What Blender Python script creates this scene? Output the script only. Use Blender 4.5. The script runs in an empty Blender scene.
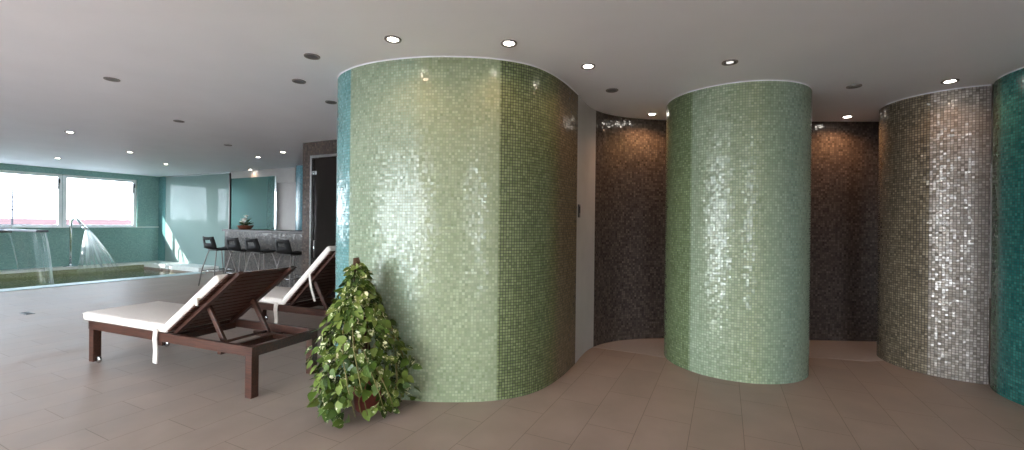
import bpy, bmesh, math, random
from mathutils import Vector, Matrix
random.seed(7)
SC = bpy.context.scene
COL = SC.collection
PI = math.pi
H = 2.5                                   # ceiling height
# room axes: t runs along the window wall, s runs from the window wall into the room
O0 = Vector((-11.4, 9.6, 0)); D1 = Vector((.444, .896, 0)).normalized(); D2 = Vector((.896, -.444, 0)).normalized()
ROT = math.atan2(D2.y, D2.x)              # local x = s, local y = t
def W(s, t, z=0): return O0 + D2 * s + D1 * t + Vector((0, 0, z))
RM = Matrix.Translation(O0) @ Matrix.Rotation(ROT, 4, 'Z')

def srgb(r, g, b):
    f = lambda c: (c / 255 / 12.92) if c / 255 <= .04045 else ((c / 255 + .055) / 1.055) ** 2.4
    return (f(r), f(g), f(b), 1)

# ---------------------------------------------------------------- materials
def newmat(name):
    m = bpy.data.materials.new(name); m.use_nodes = True
    nt = m.node_tree; b = nt.nodes['Principled BSDF']
    return m, nt, b
def N(nt, kind, **kw):
    n = nt.nodes.new(kind)
    for k, v in kw.items(): setattr(n, k, v)
    return n
def ramp(nt, stops, fac, interp='LINEAR'):
    r = N(nt, 'ShaderNodeValToRGB'); r.color_ramp.interpolation = interp
    e = r.color_ramp.elements
    while len(e) < len(stops): e.new(.5)
    for i, (p, c) in enumerate(stops): e[i].position = p; e[i].color = c
    nt.links.new(fac, r.inputs[0]); return r.outputs[0]
def mix(nt, fac, a, b, mode='MIX'):
    n = N(nt, 'ShaderNodeMix', data_type='RGBA', blend_type=mode)
    for s, v in ((0, fac), (6, a), (7, b)):
        if hasattr(v, 'links') or hasattr(v, 'is_linked'): nt.links.new(v, n.inputs[s])
        else: n.inputs[s].default_value = v
    return n.outputs[2]
def math_(nt, op, a, b=None):
    n = N(nt, 'ShaderNodeMath', operation=op)
    for i, v in enumerate((a, b)):
        if v is None: continue
        if hasattr(v, 'is_linked'): nt.links.new(v, n.inputs[i])
        else: n.inputs[i].default_value = v
    return n.outputs[0]
def vmath(nt, op, a, b=None):
    n = N(nt, 'ShaderNodeVectorMath', operation=op)
    for i, v in enumerate((a, b)):
        if v is None: continue
        if hasattr(v, 'is_linked'): nt.links.new(v, n.inputs[i])
        else: n.inputs[i].default_value = v
    return n.outputs[0]

def plain(name, c, rough=.5, metal=0, noise=0, scale=20, spec=.5, bump=0):
    m, nt, b = newmat(name)
    b.inputs['Roughness'].default_value = rough; b.inputs['Metallic'].default_value = metal
    b.inputs['Specular IOR Level'].default_value = spec
    b.inputs['Base Color'].default_value = c
    if noise or bump:
        tc = N(nt, 'ShaderNodeTexCoord'); nz = N(nt, 'ShaderNodeTexNoise'); nz.inputs['Scale'].default_value = scale
        nz.inputs['Detail'].default_value = 4
        nt.links.new(tc.outputs['Object'], nz.inputs['Vector'])
        if noise:
            lo = tuple(x * (1 - noise) for x in c[:3]) + (1,); hi = tuple(min(1, x * (1 + noise)) for x in c[:3]) + (1,)
            nt.links.new(ramp(nt, [(.3, lo), (.7, hi)], nz.outputs['Fac']), b.inputs['Base Color'])
        if bump:
            bp = N(nt, 'ShaderNodeBump'); bp.inputs['Strength'].default_value = bump; bp.inputs['Distance'].default_value = .01
            nt.links.new(nz.outputs['Fac'], bp.inputs['Height']); nt.links.new(bp.outputs[0], b.inputs['Normal'])
    return m

def mosaic(name, total, A, B, G, tile=.0215, tilt=.1, rough=.2, metal=0., ior=1.5, spread=.35, gw=.07, interp='LINEAR', grout_rough=.7):
    """glass mosaic: UV in metres; A, B = ramps (position in metres, colour) of two tile colours mixed per tile; G = grout ramp"""
    m, nt, b = newmat(name); L = nt.links.new
    uv = N(nt, 'ShaderNodeUVMap').outputs[0]
    sep = N(nt, 'ShaderNodeSeparateXYZ'); L(uv, sep.inputs[0])
    u = math_(nt, 'DIVIDE', sep.outputs[0], total)
    sc = vmath(nt, 'DIVIDE', uv, (tile, tile, 1))
    cell = vmath(nt, 'FLOOR', sc); fr = vmath(nt, 'FRACTION', sc)
    d = vmath(nt, 'ABSOLUTE', vmath(nt, 'SUBTRACT', fr, (.5, .5, 0)))
    s2 = N(nt, 'ShaderNodeSeparateXYZ'); L(d, s2.inputs[0])
    mx = math_(nt, 'MAXIMUM', s2.outputs[0], s2.outputs[1])
    gm = math_(nt, 'GREATER_THAN', mx, .5 - gw)
    wn = N(nt, 'ShaderNodeTexWhiteNoise', noise_dimensions='2D'); L(cell, wn.inputs['Vector'])
    wn2 = N(nt, 'ShaderNodeTexWhiteNoise', noise_dimensions='2D'); L(vmath(nt, 'ADD', cell, (37.3, 11.7, 0)), wn2.inputs['Vector'])
    R = lambda st: ramp(nt, [(p / total, c) for p, c in st], u, interp)
    col = mix(nt, wn.outputs['Value'], R(A), R(B))
    val = math_(nt, 'ADD', math_(nt, 'MULTIPLY', wn2.outputs['Value'], 2 * spread), 1 - spread)
    cb = N(nt, 'ShaderNodeCombineColor'); [L(val, cb.inputs[i]) for i in range(3)]
    col = mix(nt, 1.0, col, cb.outputs[0], 'MULTIPLY')
    L(mix(nt, gm, col, R(G)), b.inputs['Base Color'])
    geo = N(nt, 'ShaderNodeNewGeometry')
    off = vmath(nt, 'SUBTRACT', wn2.outputs['Color'], (.5, .5, .5))
    k = N(nt, 'ShaderNodeVectorMath', operation='SCALE'); L(off, k.inputs[0]); k.inputs['Scale'].default_value = tilt
    nrm = vmath(nt, 'NORMALIZE', vmath(nt, 'ADD', geo.outputs['Normal'], k.outputs[0]))
    L(nrm, b.inputs['Normal'])
    rg = math_(nt, 'ADD', math_(nt, 'MULTIPLY', gm, grout_rough - rough), rough); L(rg, b.inputs['Roughness'])
    b.inputs['Metallic'].default_value = metal
    if metal: L(math_(nt, 'MULTIPLY', math_(nt, 'SUBTRACT', 1.0, gm), metal), b.inputs['Metallic'])
    b.inputs['IOR'].default_value = ior
    return m

def wood():
    m, nt, b = newmat('dark_stained_wood'); L = nt.links.new
    tc = N(nt, 'ShaderNodeTexCoord'); mp = N(nt, 'ShaderNodeMapping'); mp.inputs['Scale'].default_value = (3, 30, 30)
    L(tc.outputs['Object'], mp.inputs[0])
    nz = N(nt, 'ShaderNodeTexNoise'); nz.inputs['Scale'].default_value = 2.5; nz.inputs['Detail'].default_value = 6
    L(mp.outputs[0], nz.inputs['Vector'])
    L(ramp(nt, [(.3, srgb(50, 29, 21)), (.7, srgb(84, 49, 36))], nz.outputs['Fac']), b.inputs['Base Color'])
    b.inputs['Roughness'].default_value = .38
    return m

def floor_tile():
    m, nt, b = newmat('beige_floor_tile'); L = nt.links.new
    tc = N(nt, 'ShaderNodeTexCoord'); mp = N(nt, 'ShaderNodeMapping', vector_type='TEXTURE')
    q0 = .117                              # one joint line, measured across the rows
    loc = D2 * q0
    mp.inputs['Location'].default_value = loc
    mp.inputs['Rotation'].default_value = (0, 0, math.atan2(D1.y, D1.x))
    L(tc.outputs['Object'], mp.inputs[0])
    br = N(nt, 'ShaderNodeTexBrick'); br.offset = .5
    br.inputs['Scale'].default_value = 1; br.inputs['Mortar Size'].default_value = .0026; br.inputs['Mortar Smooth'].default_value = .4
    br.inputs['Brick Width'].default_value = .607; br.inputs['Row Height'].default_value = .3035
    br.inputs['Bias'].default_value = 0
    br.inputs['Color1'].default_value = srgb(162, 146, 135); br.inputs['Color2'].default_value = srgb(167, 150, 139)
    br.inputs['Mortar'].default_value = srgb(132, 117, 108)
    L(mp.outputs[0], br.inputs['Vector'])
    nz = N(nt, 'ShaderNodeTexNoise'); nz.inputs['Scale'].default_value = 3.2; nz.inputs['Detail'].default_value = 6
    L(mp.outputs[0], nz.inputs['Vector'])
    c = mix(nt, 1.0, br.outputs['Color'], ramp(nt, [(.3, (.82, .81, .80, 1)), (.7, (1.0, .98, .97, 1))], nz.outputs['Fac']), 'MULTIPLY')
    L(c, b.inputs['Base Color'])
    L(ramp(nt, [(.3, (.46, .46, .46, 1)), (.7, (.58, .58, .58, 1))], nz.outputs['Fac']), b.inputs['Roughness'])
    b.inputs['Specular IOR Level'].default_value = .2
    bp = N(nt, 'ShaderNodeBump'); bp.inputs['Strength'].default_value = .25; bp.inputs['Distance'].default_value = .002; bp.invert = True
    L(br.outputs['Fac'], bp.inputs['Height']); L(bp.outputs[0], b.inputs['Normal'])
    return m

def clear_glass(name, tint=(1, 1, 1, 1), refl=1.45, dark=0):
    m = bpy.data.materials.new(name); m.use_nodes = True; nt = m.node_tree; nt.nodes.clear()
    out = N(nt, 'ShaderNodeOutputMaterial'); mx = N(nt, 'ShaderNodeMixShader'); fr = N(nt, 'ShaderNodeFresnel'); fr.inputs['IOR'].default_value = refl
    tr = N(nt, 'ShaderNodeBsdfTransparent'); tr.inputs[0].default_value = tint
    gl = N(nt, 'ShaderNodeBsdfGlossy'); gl.inputs['Roughness'].default_value = .0
    ge = N(nt, 'ShaderNodeNewGeometry')      # both faces of the pane reflect alike
    nt.links.new(math_(nt, 'ADD', math_(nt, 'MULTIPLY', ge.outputs['Backfacing'], 1 / refl - refl), refl), fr.inputs['IOR'])
    nt.links.new(fr.outputs[0], mx.inputs[0]); nt.links.new(tr.outputs[0], mx.inputs[1]); nt.links.new(gl.outputs[0], mx.inputs[2]); nt.links.new(mx.outputs[0], out.inputs[0])
    return m

def falling_water(name, density, sx, sz, c=(.86, .93, .95, 1)):
    """thin falling water: clear film broken into white aerated streaks"""
    m = bpy.data.materials.new(name); m.use_nodes = True; nt = m.node_tree; nt.nodes.clear(); L = nt.links.new
    out = N(nt, 'ShaderNodeOutputMaterial'); mx = N(nt, 'ShaderNodeMixShader'); tr = N(nt, 'ShaderNodeBsdfTransparent')
    pb = N(nt, 'ShaderNodeBsdfPrincipled'); pb.inputs['Base Color'].default_value = c; pb.inputs['Roughness'].default_value = .25
    tl = N(nt, 'ShaderNodeBsdfTranslucent'); tl.inputs[0].default_value = c
    m2 = N(nt, 'ShaderNodeMixShader'); m2.inputs[0].default_value = .5; L(pb.outputs[0], m2.inputs[1]); L(tl.outputs[0], m2.inputs[2])
    uv = N(nt, 'ShaderNodeUVMap').outputs[0]; mp = N(nt, 'ShaderNodeMapping'); mp.inputs['Scale'].default_value = (sx, sz, 1); L(uv, mp.inputs[0])
    nz = N(nt, 'ShaderNodeTexNoise'); nz.inputs['Scale'].default_value = 1; nz.inputs['Detail'].default_value = 5; L(mp.outputs[0], nz.inputs['Vector'])
    a = ramp(nt, [(.35, (0, 0, 0, 1)), (.75, (1, 1, 1, 1))], nz.outputs['Fac'])
    sep = N(nt, 'ShaderNodeSeparateXYZ'); L(uv, sep.inputs[0])
    d = ramp(nt, density, sep.outputs[0])
    dn = math_(nt, 'MULTIPLY', a, d)
    L(math_(nt, 'MINIMUM', dn, 1.0), mx.inputs[0]); L(tr.outputs[0], mx.inputs[1]); L(m2.outputs[0], mx.inputs[2]); L(mx.outputs[0], out.inputs[0])
    return m

def hazy_glass(name, c, clear, tint, rough=.05, spec=.5):
    """satin-printed glass: part clear, part pale print"""
    m = bpy.data.materials.new(name); m.use_nodes = True; nt = m.node_tree; L = nt.links.new; pb = nt.nodes['Principled BSDF']; out = nt.nodes['Material Output']
    pb.inputs['Base Color'].default_value = c; pb.inputs['Roughness'].default_value = rough; pb.inputs['Specular IOR Level'].default_value = spec
    tr = N(nt, 'ShaderNodeBsdfTransparent'); tr.inputs[0].default_value = tint
    mx = N(nt, 'ShaderNodeMixShader'); mx.inputs[0].default_value = clear; L(pb.outputs[0], mx.inputs[1]); L(tr.outputs[0], mx.inputs[2]); L(mx.outputs[0], out.inputs[0])
    return m
def emit(name, c, s):
    m = bpy.data.materials.new(name); m.use_nodes = True; nt = m.node_tree; nt.nodes.clear()
    out = N(nt, 'ShaderNodeOutputMaterial'); e = N(nt, 'ShaderNodeEmission'); e.inputs[0].default_value = c; e.inputs[1].default_value = s
    nt.links.new(e.outputs[0], out.inputs[0]); return m

g = lambda v: (v, v, v, 1)
M = {
 'ceiling': plain('ceiling_paint', srgb(232, 231, 234), .6, noise=.02, scale=2),
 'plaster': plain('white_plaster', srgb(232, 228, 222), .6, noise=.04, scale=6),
 'strip_plaster': plain('shaded_grey_plaster', srgb(166, 162, 158), .6, noise=.04, scale=6),  # darker plaster; shade of the strip and header is put into its grey
 'floor': floor_tile(),
 'alcove_floor': plain('pale_shower_floor', srgb(176, 164, 158), .4, noise=.06, scale=30),
 'wood': wood(),
 'fabric': plain('cream_canvas', srgb(226, 216, 206), .9, noise=.04, scale=60, bump=.15),
 'steel': plain('brushed_steel', srgb(190, 190, 190), .25, 1, noise=.05, scale=40),
 'chrome': plain('chrome', srgb(215, 218, 220), .12, 1, noise=.03, scale=40),
 'white_metal': plain('white_window_frame', srgb(246, 248, 249), .4, noise=.03, scale=10),
 'black': plain('black_moulded_plastic', srgb(18, 17, 17), .6, noise=.1, scale=30, spec=.2),
 'dark': plain('dark_metal', srgb(62, 58, 56), .4, .4, noise=.1, scale=30),
 'blade_metal': plain('matt_grey_blade', srgb(92, 94, 100), .7, 0, noise=.08, scale=20),
 'disc': plain('grey_unlit_lens', srgb(98, 96, 96), .5, noise=.05, scale=50),
 'ring': plain('grey_trim_ring', srgb(128, 122, 118), .4, .3, noise=.05, scale=50),
 'bulb': emit('lit_lamp_lens', (1, .93, .82, 1), 14),
 'bulb_dim': emit('dim_lamp_lens', (1, .96, .9, 1), .35),
 'terracotta': plain('terracotta_pot', srgb(112, 48, 38), .7, noise=.15, scale=30),
 'soil': plain('potting_soil', srgb(45, 32, 24), .95, noise=.3, scale=80, bump=.6),
 'moss': plain('moss_pole_fibre', srgb(78, 58, 40), .95, noise=.4, scale=70, bump=1),
 'stem': plain('green_brown_stem', srgb(120, 112, 62), .6, noise=.15, scale=40),
 'window_glass': clear_glass('window_glass'),
 'green_glass': hazy_glass('green_tinted_glass', srgb(76, 116, 112), .4, (.5, .8, .78, 1), .5, .1),
 'back_painted_glass': hazy_glass('printed_pale_teal_glass', srgb(144, 164, 159), .14, (.95, .98, 1, 1), .4, 0),
 'smoked_glass': plain('smoked_door_glass', srgb(34, 30, 28), .04, noise=.02, scale=3, spec=.25),
 'coping': plain('white_pool_coping', srgb(240, 241, 236), .35, noise=.05, scale=12),
 'near_coping': plain('pale_blue_pool_coping', srgb(190, 208, 212), .35, noise=.06, scale=12),
 'roof': plain('red_roof_tiles', (.075, .045, .042, 1), .9, noise=.12, scale=.8, spec=0),
 'ext_wall': plain('pale_rendered_wall', srgb(222, 208, 200), .9, noise=.05, scale=.5),
 'ext_ground': plain('concrete_yard', srgb(112, 110, 106), .9, noise=.08, scale=.2),
 'bounce_stone': plain('pale_bounce_stone', srgb(226, 220, 210), .9, noise=.05, scale=.5),  # bright stone of the added rear slab, bounces light to the ceiling
 'mast': plain('galvanised_mast', (.03, .03, .032, 1), .6, 0, noise=.05, scale=2, spec=0),
 'petal': plain('white_petal', srgb(240, 238, 230), .6, noise=.03, scale=30),
 'basket': plain('red_brown_wicker', srgb(120, 66, 44), .8, noise=.25, scale=60, bump=.5),
 'leaf_plain': plain('dark_green_leaf', srgb(52, 84, 44), .5, noise=.2, scale=30),
}
def water():
    m = bpy.data.materials.new('pool_water'); m.use_nodes = True; nt = m.node_tree; nt.nodes.clear(); L = nt.links.new
    out = N(nt, 'ShaderNodeOutputMaterial'); mx = N(nt, 'ShaderNodeMixShader'); fr = N(nt, 'ShaderNodeFresnel'); fr.inputs['IOR'].default_value = 1.33
    tr = N(nt, 'ShaderNodeBsdfTransparent'); tr.inputs[0].default_value = (.90, .95, .80, 1)
    ge = N(nt, 'ShaderNodeNewGeometry'); L(math_(nt, 'ADD', math_(nt, 'MULTIPLY', ge.outputs['Backfacing'], 1 / 1.33 - 1.33), 1.33), fr.inputs['IOR'])
    gl = N(nt, 'ShaderNodeBsdfGlossy'); gl.inputs['Roughness'].default_value = .06
    tc = N(nt, 'ShaderNodeTexCoord'); nz = N(nt, 'ShaderNodeTexNoise'); nz.inputs['Scale'].default_value = 6; nz.inputs['Detail'].default_value = 3
    L(tc.outputs['Object'], nz.inputs['Vector']); bp = N(nt, 'ShaderNodeBump'); bp.inputs['Strength'].default_value = .5; bp.inputs['Distance'].default_value = .05
    L(nz.outputs['Fac'], bp.inputs['Height']); L(bp.outputs[0], gl.inputs['Normal'])
    L(fr.outputs[0], mx.inputs[0]); L(tr.outputs[0], mx.inputs[1]); L(gl.outputs[0], mx.inputs[2]); L(mx.outputs[0], out.inputs[0])
    return m
M['water'] = water()

def leaf_mat():
    m, nt, b = newmat('variegated_leaf'); L = nt.links.new
    at = N(nt, 'ShaderNodeAttribute'); at.attribute_name = 'leafvar'
    tc = N(nt, 'ShaderNodeTexCoord'); nz = N(nt, 'ShaderNodeTexNoise'); nz.inputs['Scale'].default_value = 42; nz.inputs['Detail'].default_value = 3
    L(tc.outputs['Object'], nz.inputs['Vector'])
    sp = N(nt, 'ShaderNodeSeparateColor'); L(at.outputs['Color'], sp.inputs[0])
    green = ramp(nt, [(0, srgb(42, 62, 18)), (.5, srgb(76, 98, 34)), (1, srgb(124, 138, 66))], sp.outputs[0])
    f = math_(nt, 'ADD', math_(nt, 'SUBTRACT', nz.outputs['Fac'], .78), math_(nt, 'MULTIPLY', sp.outputs[1], .29))
    msk = ramp(nt, [(0, g(0)), (.07, g(1))], f)
    L(mix(nt, msk, green, srgb(222, 220, 178)), b.inputs['Base Color'])
    b.inputs['Roughness'].default_value = .5; b.inputs['Specular IOR Level'].default_value = .25
    b.inputs['Subsurface Weight'].default_value = 0
    return m
M['leaf'] = leaf_mat()

# ---------------------------------------------------------------- mesh helpers
class MB:
    def __init__(s): s.bm = bmesh.new(); s.uv = s.bm.loops.layers.uv.new('UVMap')
    def box(s, x0, x1, y0, y1, z0, z1, mtx=None, bev=0):
        r = bmesh.ops.create_cube(s.bm, size=1, matrix=Matrix.Translation(((x0 + x1) / 2, (y0 + y1) / 2, (z0 + z1) / 2)) @ Matrix.Diagonal((abs(x1 - x0), abs(y1 - y0), abs(z1 - z0), 1)))
        vs = r['verts']
        if bev:
            es = list({e for v in vs for e in v.link_edges})
            bb = bmesh.ops.bevel(s.bm, geom=es, offset=bev, segments=2, affect='EDGES', profile=.6)
            vs = list({v for f in bb['faces'] for v in f.verts} | {v for v in vs if v.is_valid})
            vs = list({v for v in vs for f in v.link_faces for v in f.verts})
        if mtx: bmesh.ops.transform(s.bm, matrix=mtx, verts=vs)
        return s
    def tube(s, pts, r, n=8, caps=True, smooth=True):
        pts = [Vector(p) for p in pts]; rings = []
        rr = r if isinstance(r, (list, tuple)) else [r] * len(pts)
        ref = Vector((0, 0, 1))
        for i, p in enumerate(pts):
            d = (pts[min(i + 1, len(pts) - 1)] - pts[max(i - 1, 0)]).normalized()
            if i == 0:
                a = d.cross(ref)
                if a.length < .05: a = d.cross(Vector((1, 0, 0)))
                a.normalize()
            else:
                a = (a - d * a.dot(d)).normalized()
            b_ = d.cross(a)
            rings.append([s.bm.verts.new(p + (a * math.cos(2 * PI * k / n) + b_ * math.sin(2 * PI * k / n)) * rr[i]) for k in range(n)])
        for i in range(len(rings) - 1):
            for k in range(n):
                f = s.bm.faces.new((rings[i][k], rings[i][(k + 1) % n], rings[i + 1][(k + 1) % n], rings[i + 1][k])); f.smooth = smooth
        if caps: s.bm.faces.new(rings[0][::-1]); s.bm.faces.new(rings[-1])
        return s
    def lathe(s, prof, c=(0, 0, 0), n=24, smooth=True):
        rings = []
        for (r, z) in prof:
            if r < 1e-5: rings.append([s.bm.verts.new((c[0], c[1], c[2] + z))])
            else: rings.append([s.bm.verts.new((c[0] + r * math.cos(2 * PI * k / n), c[1] + r * math.sin(2 * PI * k / n), c[2] + z)) for k in range(n)])
        for i in range(len(rings) - 1):
            A, B = rings[i], rings[i + 1]
            for k in range(n):
                q = [A[k % len(A)], A[(k + 1) % len(A)], B[(k + 1) % len(B)], B[k % len(B)]]
                q = list(dict.fromkeys(q))
                if len(q) >= 3:
                    f = s.bm.faces.new(q); f.smooth = smooth
        return s
    def build(s, name, mat, parent=None, mtx=None, fixn=True):
        if fixn: bmesh.ops.recalc_face_normals(s.bm, faces=s.bm.faces)
        me = bpy.data.meshes.new(name); s.bm.to_mesh(me); s.bm.free()
        me.materials.append(M[mat] if isinstance(mat, str) else mat)
        o = bpy.data.objects.new(name, me); COL.objects.link(o)
        if parent: o.parent = parent
        if mtx is not None: o.matrix_local = mtx
        return o
def tag(o, label=None, cat=None, group=None, kind=None):
    if label: o['label'] = label
    if cat: o['category'] = cat
    if group: o['group'] = group
    if kind: o['kind'] = kind
    return o
def empty(name, loc=(0, 0, 0), rz=0, label=None, cat=None, group=None, kind=None):
    o = bpy.data.objects.new(name, None); COL.objects.link(o); o.location = loc; o.rotation_euler = (0, 0, rz); o.empty_display_size = .1
    return tag(o, label, cat, group, kind)
def copy_tree(o, parent=None):
    c = o.copy(); COL.objects.link(c); c.parent = parent
    for ch in list(o.children): copy_tree(ch, c)
    return c
def local(mb, name, mat, parent=None, kind='structure', label=None):
    """mesh given in room axes (x = s, y = t)"""
    o = mb.build(name, mat, parent, RM.copy() if parent is None else None)
    if kind: o['kind'] = kind
    return o

def catmull(P, step=.02):
    P = [Vector((p[0], p[1])) for p in P]; P = [P[0] * 2 - P[1]] + P + [P[-1] * 2 - P[-2]]
    out = []
    for i in range(1, len(P) - 2):
        p0, p1, p2, p3 = P[i - 1:i + 3]; n = max(2, int((p2 - p1).length / step))
        for k in range(n):
            t = k / n
            out.append(.5 * ((2 * p1) + (p2 - p0) * t + (2 * p0 - 5 * p1 + 4 * p2 - p3) * t * t + (3 * p1 - p0 - 3 * p2 + p3) * t ** 3))
    out.append(P[-2]); return out
def arc(c, r, a0, a1, n=120):
    return [Vector((c[0] + r * math.cos(a0 + (a1 - a0) * i / n), c[1] + r * math.sin(a0 + (a1 - a0) * i / n))) for i in range(n + 1)]
def lengths(pl):
    L = [0]
    for a, b in zip(pl, pl[1:]): L.append(L[-1] + (b - a).length)
    return L
def arc_at(pl, pt):
    L = lengths(pl); i = min(range(len(pl)), key=lambda k: (pl[k] - Vector(pt)).length); return L[i]
def ribbon(name, pl, mat, z0=0, z1=H, th=.1, parent=None, closed=False):
    """curved wall along a plan line, its finished face on the right-hand side of the travel, UV in metres"""
    bm = bmesh.new(); uv = bm.loops.layers.uv.new('UVMap'); L = lengths(pl)
    nr = []
    for i in range(len(pl)):
        if closed and i in (0, len(pl) - 1): d = (pl[1] - pl[-2]).normalized()
        else: d = (pl[min(i + 1, len(pl) - 1)] - pl[max(0, i - 1)]).normalized()
        nr.append(Vector((d.y, -d.x)))
    def strip(P, flip, inset):
        lo = [bm.verts.new((p.x, p.y, z0)) for p in P]; hi = [bm.verts.new((p.x, p.y, z1)) for p in P]
        for i in range(len(P) - 1):
            q = [lo[i], lo[i + 1], hi[i + 1], hi[i]]; c = [(L[i], z0), (L[i + 1], z0), (L[i + 1], z1), (L[i], z1)]
            if flip: q.reverse(); c.reverse()
            f = bm.faces.new(q); f.smooth = True
            for lp, t in zip(f.loops, c): lp[uv].uv = t
        return lo, hi
    f = strip(pl, False, 0)
    if th:
        back = [p - n * th for p, n in zip(pl, nr)]
        k = strip(back, True, 1)
        for j, up in ((0, False), (1, True)):
            for i in range(len(pl) - 1):
                q = [f[j][i], f[j][i + 1], k[j][i + 1], k[j][i]]
                if not up: q.reverse()
                q = [bm.verts.new(v.co) for v in q]; bm.faces.new(q)
        if not closed:
            for i, fl in ((0, True), (-1, False)):
                q = [f[0][i], f[1][i], k[1][i], k[0][i]]
                q = [bm.verts.new(v.co) for v in q]; bm.faces.new(q[::-1] if not fl else q)
    me = bpy.data.meshes.new(name); bm.to_mesh(me); bm.free(); me.materials.append(mat if not isinstance(mat, str) else M[mat])
    o = bpy.data.objects.new(name, me); COL.objects.link(o); o.parent = parent
    return o

# ---------------------------------------------------------------- camera (f = 430 px on a 1024 px wide frame)
cam = bpy.data.cameras.new('camera'); co = bpy.data.objects.new('camera', cam); COL.objects.link(co); SC.camera = co
cam.sensor_width = 36; cam.sensor_fit = 'HORIZONTAL'; cam.lens = 36 * 430 / 1024; cam.shift_y = -2 / 1024; cam.clip_end = 500
co.matrix_world = Matrix.Translation((0, 0, 1.3)) @ Matrix.Rotation(PI / 2, 4, 'X') @ Matrix.Rotation(.0115, 4, 'Z')

# ---------------------------------------------------------------- room shell
T0, T1, S1 = -8.2, 7.6, 21.5
S_POOL, T_PA, T_PB = 2.92, -4.0, 2.5      # the sunken pool lies between s = .35 .. S_POOL and t = T_PA .. T_PB
mb = MB()
mb.box(S_POOL, S1 + .2, T0, T1 + .2, -.25, 0).box(-.2, S_POOL, T0, T_PA, -.25, 0).box(-.2, S_POOL, T_PB, T1 + .2, -.25, 0)
bmesh.ops.transform(mb.bm, matrix=RM, verts=mb.bm.verts)
fl = mb.build('floor', 'floor'); fl['kind'] = 'structure'
local(MB().box(-.25, S1 + .25, T0 - .25, T1 + .25, H, H + .2), 'ceiling', 'ceiling')

SILL, HEAD = 1.06, 2.36
wins = [(-4.25, -2.7), (-2.6, -1.05), (-.95, .995), (1.005, 2.47), (2.99, 4.34), (4.54, 6.0)]
teal = mosaic('teal_wall_mosaic', 40, [(0, srgb(128, 165, 158)), (40, srgb(128, 165, 158))], [(0, srgb(146, 179, 172)), (40, srgb(146, 179, 172))], [(0, srgb(128, 160, 156)), (40, srgb(128, 160, 156))], tile=.025, tilt=.05, spread=.1)
def wall_uv(o):
    """box-map a wall mesh: UV in metres from its own axes"""
    me = o.data; uv = me.uv_layers[0].data if me.uv_layers else me.uv_layers.new(name='UVMap').data
    for p in me.polygons:
        n = p.normal
        for li in p.loop_indices:
            v = me.vertices[me.loops[li].vertex_index].co
            uv[li].uv = (v.y, v.z) if abs(n.x) > .7 else ((v.x, v.z) if abs(n.y) > .7 else (v.x, v.y))
mb = MB().box(-.2, 0, T0, T1, -1.2, SILL).box(-.2, 0, T0, T1, HEAD, H)
e = T0
for a, b in wins: mb.box(-.2 if a - e > .1 else -.1, 0 if a - e > .1 else -.06, e, a, SILL, HEAD); e = b
mb.box(-.2, 0, e, T1, SILL, HEAD)
wl = local(mb, 'wall_left', teal); wall_uv(wl)
# white sill along the windows
sill = local(MB().box(-.06, .03, T0, T1, SILL, SILL + .02), 'trim_1', 'white_metal')

def window(i, a, b, axis='t', z0=SILL, z1=HEAD, off=-.08, mull=None):
    root = empty(f'window_{i}', kind='structure')
    root.matrix_world = RM if axis == 't' else RM @ Matrix.Translation((0, T0, 0)) @ Matrix.Rotation(-PI / 2, 4, 'Z')
    root['kind'] = 'structure'
    w = .07; f = MB()
    f.box(off - .03, off + .03, a, a + w, z0, z1).box(off - .03, off + .03, b - w, b, z0, z1)
    f.box(off - .03, off + .03, a + w, b - w, z0, z0 + w).box(off - .03, off + .03, a + w, b - w, z1 - w, z1)
    for m_ in mull or []: f.box(off - .03, off + .03, m_ - .03, m_ + .03, z0 + w, z1 - w)
    f.build('window_frame', 'white_metal', root)
    p = MB().box(off - .004, off + .004, a + w, b - w, z0 + w, z1 - w); p.build('window_pane', 'window_glass', root)
    if axis == 't':
        hd = MB().box(off + .03, off + .05, b - w - .012, b - w + .012, z1 - .36, z1 - .1, bev=.004).box(off + .04, off + .075, b - w - .018, b - w + .018, z1 - .22, z1 - .12, bev=.005)
        hd.build('window_handle', 'dark', root)
    # light portal: only guides the sampling of the sky through this opening
    ld = bpy.data.lights.new('window_portal', 'AREA'); ld.shape = 'RECTANGLE'; ld.size = (z1 - z0); ld.size_y = (b - a); ld.cycles.is_portal = True
    lo = bpy.data.objects.new('window_portal', ld); COL.objects.link(lo)
    lo.parent = root; lo.matrix_local = Matrix.Translation((-.25, (a + b) / 2, (z0 + z1) / 2)) @ Matrix.Rotation(-PI / 2, 4, 'Y')
    return root
for i, (a, b) in enumerate(reversed(wins)): window(i + 1, a, b)
local(MB().box(-.86, -.2, T0, T1, 2.40, 2.52), 'trim_5', 'white_metal')   # eave over the windows

# wall behind the camera: wall with glazed doors
rear = [(7.2, 13.2, [8.7, 10.2, 11.7]), (17.4, 19.3, [18.35])]
mb = MB(); e = -.2
for a, b, _m in rear: mb.box(e, a, T0 - .2, T0, 0, H).box(a, b, T0 - .2, T0, 2.3, H).box(a, b, T0 - .2, T0, 0, .12); e = b
mb.box(e, S1 + .2, T0 - .2, T0, 0, H)
local(mb, 'wall_rear', 'plaster')
for i, (a, b, ml) in enumerate(rear):
    root = window(len(wins) + 1 + i, -b, -a, 'rear', .12, 2.3, -.08, [-x for x in ml])
    root.matrix_world = RM @ Matrix.Translation((0, T0, 0)) @ Matrix.Rotation(PI / 2, 4, 'Z')
local(MB().box(S1, S1 + .2, T0, T1, 0, H), 'wall_right', 'plaster')
local(MB().box(-.2, S1, T1, T1 + .2, 0, H), 'wall_back', 'plaster')
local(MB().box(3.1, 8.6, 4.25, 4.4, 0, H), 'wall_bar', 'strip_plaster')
tw = local(MB().box(1.0, 3.1, 4.25, 4.4, 0, H), 'wall_shower', teal); wall_uv(tw)

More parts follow.
